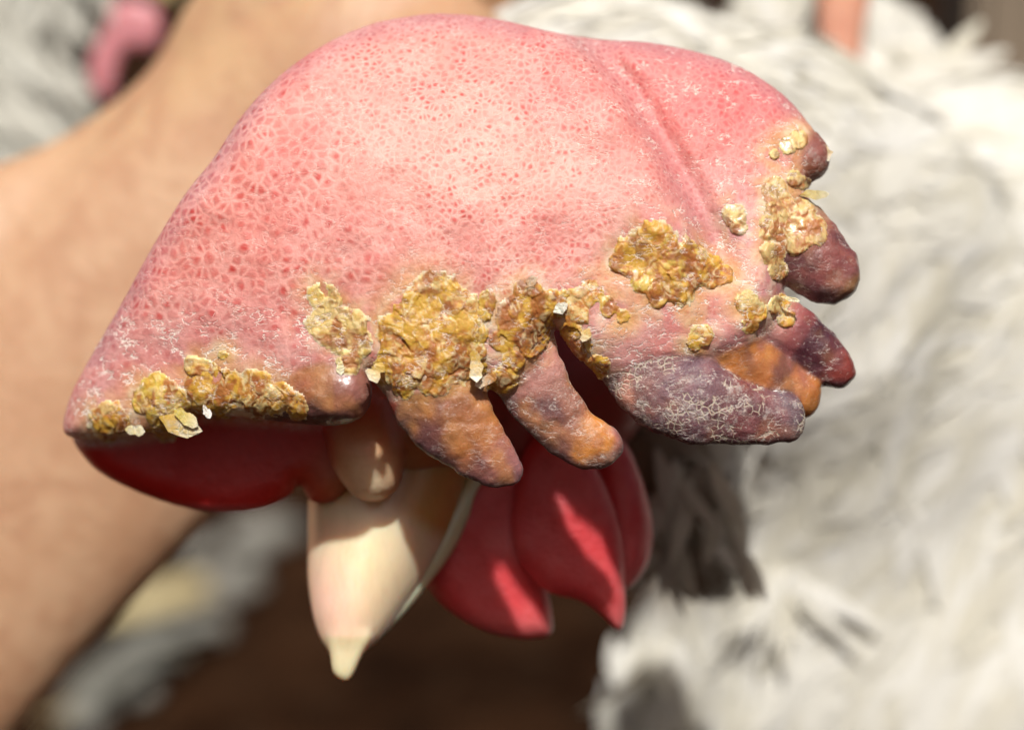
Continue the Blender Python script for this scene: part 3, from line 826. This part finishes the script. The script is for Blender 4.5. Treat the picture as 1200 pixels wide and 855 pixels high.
# ------------------------------------------------------------------ the hand and forearm that hold the bird
MAN = thing('person', 'bare tanned forearm and hand reaching in from the left to hold the white chicken', 'person', P([-300, 900, 760]) * np.array([1, 1, 0]))
def arm_build(gg):
    gg.chain([(-560, 1150, 910, 300), (-330, 915, 890, 262), (-130, 706, 870, 214), (60, 508, 860, 206), (250, 318, 855, 204), (360, 205, 845, 190), (450, 120, 810, 165)], 0, zs=1.9, pad=60)
    gg.chain([(-260, 480, 910, 170), (-20, 335, 910, 128), (120, 245, 910, 98), (236, 142, 900, 86), (320, 20, 880, 92), (440, -60, 850, 95)], 18, zs=1.3, pad=80)
    gg.chain([(330, 260, 750, 70), (420, 190, 730, 78), (520, 90, 750, 80)], 50, pad=60)
    # fingers closing round the back of the neck, thumb lying across under the comb
    for rows in ([(430, 20, 920, 62), (560, -60, 1160, 50), (680, -50, 1070, 42), (760, 20, 1030, 34)],
                 [(440, 70, 940, 60), (570, 0, 1200, 50), (690, 20, 1130, 44), (780, 90, 1060, 36)],
                 [(440, 130, 940, 58), (560, 100, 1210, 48), (680, 120, 1150, 42), (770, 170, 1070, 34)],
                 [(430, 190, 920, 52), (540, 190, 1050, 42), (650, 210, 1140, 36), (720, 250, 1070, 30)],
                 [(400, 240, 750, 62), (480, 270, 760, 46), (560, 290, 970, 38), (620, 300, 930, 32)]):
        gg.chain(rows, 22, pad=40)
def arm_col(v, n):
    c = np.tile(np.array([.50, .305, .185]), (len(v), 1))
    c = mix(c, np.array([.47, .29, .155]), .8 * sstep(250, 60, v[:, 1]))
    c = mix(c, np.array([.44, .245, .14]), .85 * sstep(.42, .66, fbm(v, 80, 4, 40)))
    return mix(c, np.array([.41, .22, .125]), .7 * sstep(.52, .68, fbm(v, 30, 3, 41)))
solid('arm', (-900, -200, 480), (900, 1500, 1500), 10, arm_build, M_ARM, arm_col, root=MAN, it=3)

# ------------------------------------------------------------------ ground and what lies on it
def ground_material():
    m = NT('dark_litter_soil'); tc = m.n('TexCoord').outputs['Object']
    a = m.noise(tc, 16, 5, .6).outputs['Fac']; b = m.noise(tc, 60, 5, .65).outputs['Fac']
    c = m.mixc(m.ramp(a, .35, .7), (.009, .0035, .0016), (.034, .015, .007))
    c = m.mixc(m.math('MULTIPLY', m.ramp(b, .5, .75), .5), c, (.034, .022, .013))
    m.set(col=c, rough=1.0, spec=.02, normal=m.n('Bump', {'Strength': .8, 'Distance': .006, 'Height': b}).outputs[0])
    return m.m
bm = bmesh.new(); bmesh.ops.create_grid(bm, x_segments=120, y_segments=120, size=1)
for v in bm.verts:
    s_ = max(abs(v.co.x), abs(v.co.y)); k = 1 + 34 * s_ ** 4
    v.co.x *= k; v.co.y *= k
for v in bm.verts:
    v.co.z = .012 * (math.sin(v.co.x * 19 + 2 * math.sin(v.co.y * 13)) * math.sin(v.co.y * 23) - 1) * .5
me = bpy.data.meshes.new('ground'); bm.to_mesh(me); bm.free()
for p in me.polygons: p.use_smooth = True
gr = link('ground', me, ground_material(), None, kind='structure')

def hit_ground(x, y, h=0.0):
    a = P([x, y, 0]); d = a - CAM
    t = (h - CAM[2]) / d[2]
    return CAM + d * t

# ------------------------------------------------------------------ another bird behind, on the left
def bird_behind():
    base = hit_ground(-40, 700); z0 = 1900
    root = thing('chicken', 'blurred grey white chicken with a pink comb in the background behind the forearm', 'chicken', P([-60, 500, z0]) * np.array([1, 1, 0]))
    gg = Grid((-700, -420, z0 - 420), (260, 700, z0 + 520), 16)
    gg.chain([(-420, 420, z0 + 60, 190), (-180, 330, z0, 240), (-60, 190, z0 - 20, 190), (-10, 60, z0 - 60, 112), (30, -40, z0 - 90, 70), (60, -90, z0 - 100, 58)], 0, pad=60)
    v, f = gg.mesh(); v = relax(v, f, 3); n = vnormals(v, f); on = np.ones(len(v))
    put('body', v, f, M_FEATHER_B, root, fu=0 * on, fr=fbm(v, 60, 2), fv=v[:, 1] / 60)
    cand = np.where((n[:, 2] < .3) & (v[:, 0] > -260) & (v[:, 1] < 420))[0]; pk = cand[RNG.integers(0, len(cand), 1400)]
    fl = np.tile(np.array([.18, .95, -.1]), (len(pk), 1))
    fv, ff, a, b, c = feathers(v[pk], n[pk], fl, RNG.uniform(70, 150, len(pk)), RNG.uniform(16, 36, len(pk)), .10, 8)
    pl = put('plumage', fv, ff, M_FEATHER_B, root, fu=a, fr=c, fv=b); pl['kind'] = 'stuff'
    def cb(g_):
        g_.slab(smooth_poly([(60, -150), (110, -170), (120, -120), (150, -150), (165, -90), (190, -80), (180, -20), (150, -40), (100, -60)], 4), lambda X, Y: 0 * X + z0 - 100, 16, 14)
    solid('comb', (20, -200, z0 - 150), (220, 20, z0 - 50), 6, cb, M_WATTLE, lambda v, n: np.tile(np.array([.34, .05, .06]), (len(v), 1)), root=root)
    def wb(g_): g_.slab(smooth_poly([(128, 10), (150, 0), (185, 10), (190, 45), (172, 62), (150, 58), (140, 80), (128, 120), (108, 110), (104, 70), (118, 40)], 4), lambda X, Y: 0 * X + z0 - 150, 18, 16)
    solid('wattle', (90, -20, z0 - 190), (210, 140, z0 - 110), 6, wb, M_WATTLE, lambda v, n: np.tile(np.array([.50, .18, .20]), (len(v), 1)), root=root)
    def bb(g_): g_.chain([(110, -60, z0 - 110, 34), (170, -30, z0 - 130, 22), (205, 0, z0 - 140, 6)])
    solid('beak', (60, -120, z0 - 180), (230, 40, z0 - 60), 5, bb, M_BEAK, lambda v, n: np.tile(np.array([.5, .38, .2]), (len(v), 1)), root=root)
bird_behind()

# a weathered board standing behind on the right
def board_material():
    m = NT('weathered_board'); tc = m.n('TexCoord').outputs['Object']
    mp = m.n('Mapping', {'Vector': tc, 'Scale': (60, 60, 4)}).outputs[0]
    a = m.noise(mp, 1.5, 5, .6).outputs['Fac']
    m.set(col=m.mixc(m.ramp(a, .3, .7), (.17, .125, .085), (.27, .21, .15)), rough=.8, normal=m.n('Bump', {'Strength': .5, 'Distance': .003, 'Height': a}).outputs[0])
    return m.m
pb = P([1230, 60, 2600])
post = thing('wooden_post', 'blurred weathered brown wooden post standing behind the white plumage at upper right', 'post', (pb[0], pb[1], 0))
bm = bmesh.new(); bmesh.ops.create_cube(bm, size=1)
for v in bm.verts: v.co = Vector((v.co.x * .055, v.co.y * .05, (v.co.z + .5) * .6 - .02))
bmesh.ops.bevel(bm, geom=bm.edges[:], offset=.004, segments=2, affect='EDGES')
me = bpy.data.meshes.new('shaft'); bm.to_mesh(me); bm.free(); link('shaft', me, board_material(), post)

# loose feathers and pale chips dropped on the soil
def on_ground(name, label, cat, x, y, ang, L, Wd, group, kind):
    p = hit_ground(x, y); root = thing(name, label, cat, (p[0], p[1], 0), group); root.rotation_euler = (0, 0, ang)
    r = random.Random(int(x * 7 + y)); n = 9
    if kind == 'feather':
        vs_, fs, U, T = [], [], [], []
        for i in range(n):
            t = i / (n - 1); wv = Wd * [.06, .35, .5, .52, .5, .44, .34, .2, .03][i]
            for u in (-1, 0, 1):
                vs_.append((t * L, u * wv, .003 + .012 * math.sin(math.pi * t) - abs(u) * .002)); U.append(u * wv / Wd); T.append(t)
        for i in range(n - 1):
            for j in range(2): fs.append((i * 3 + j, i * 3 + j + 3, i * 3 + j + 4, i * 3 + j + 1))
        me = raw_mesh('vane', np.array(vs_), np.array(fs)); attrs(me, fu=np.array(U), fr=np.full(len(U), r.random()), fv=np.array(T)); link('vane', me, M_FEATHER_G, root)
        bm = bmesh.new(); bmesh.ops.create_cone(bm, cap_ends=True, segments=6, radius1=.0012, radius2=.0004, depth=L * 1.12)
        bmesh.ops.rotate(bm, verts=bm.verts, matrix=Matrix.Rotation(math.pi / 2, 3, 'Y'), cent=(0, 0, 0))
        for v in bm.verts: v.co.x += L * .44; v.co.z += .005 + .010 * math.sin(math.pi * min(1, max(0, v.co.x / L)))
        me = bpy.data.meshes.new('quill'); bm.to_mesh(me); bm.free(); link('quill', me, M_CHIP, root)
    else:
        bm = bmesh.new(); bmesh.ops.create_icosphere(bm, subdivisions=2, radius=1)
        for v in bm.verts:
            k = 1 + .25 * (r.random() - .5); v.co = Vector((v.co.x * L / 2 * k, v.co.y * Wd / 2 * k, max(-.002, v.co.z * Wd * .35 * k)))
        me = bpy.data.meshes.new('chip'); bm.to_mesh(me); bm.free()
        for p_ in me.polygons: p_.use_smooth = True
        link('chip', me, M_CHIP if kind == 'chip' else M_STONE, root)
def plain(name, a, b):
    m = NT(name); tc = m.n('TexCoord').outputs['Object']
    m.set(col=m.mixc(m.ramp(m.noise(tc, 90, 4).outputs['Fac'], .35, .65), a, b), rough=.8); return m.m
M_FEATHER_G = feather_material('shaded_grey_feather', (.17, .165, .14), (.13, .125, .10))  # grey darkened to carry the shadow these feathers lie in
M_CHIP = plain('pale_straw', (.44, .36, .20), (.34, .27, .14)); M_STONE = plain('grey_stone', (.20, .19, .165), (.13, .12, .10))
LITTER = [
    ('wood_chip', 'pale straw coloured wood chip on the dark soil beside the forearm', 'wood chip', 188, 705, .75, .075, .026, 'chip'),
    ('feather', 'loose grey feather on the soil nearest the bottom edge', 'feather', 70, 850, 1.0, .07, .020, 'feather'),
    ('feather', 'loose grey feather lying just below the pale wood chip', 'feather', 128, 800, .9, .060, .016, 'feather'),
    ('pebble', 'rounded grey pebble under the dark red fold of the comb', 'pebble', 310, 628, .5, .042, .030, 'stone'),
    ('pebble', 'dusty grey pebble between the beak and the wood chip', 'pebble', 268, 688, .2, .034, .026, 'stone'),
    ('pebble', 'small grey pebble touching the shadowed edge of the forearm', 'pebble', 236, 648, .2, .026, .02, 'stone'),
    ('pebble', 'lone small grey pebble lowest on the soil left of the beak tip', 'pebble', 240, 738, .2, .024, .02, 'stone')]
for x, y, L in [(150, 768, .020), (178, 752, .016), (112, 828, .022), (160, 812, .018), (95, 846, .016), (205, 742, .014), (292, 660, .016), (182, 786, .014)]:
    LITTER.append(('pebble', 'small grey pebble in the loose scatter on dark soil at lower left', 'pebble', x, y, x * .1, L, L * .8, 'stone'))
for nm, lb, ct, x, y, a, L, Wd, kd in LITTER:
    on_ground(nm, lb, ct, x, y, a, L, Wd, {'feather': 'loose feathers on the soil', 'pebble': 'pebbles on the soil'}.get(nm), kd)
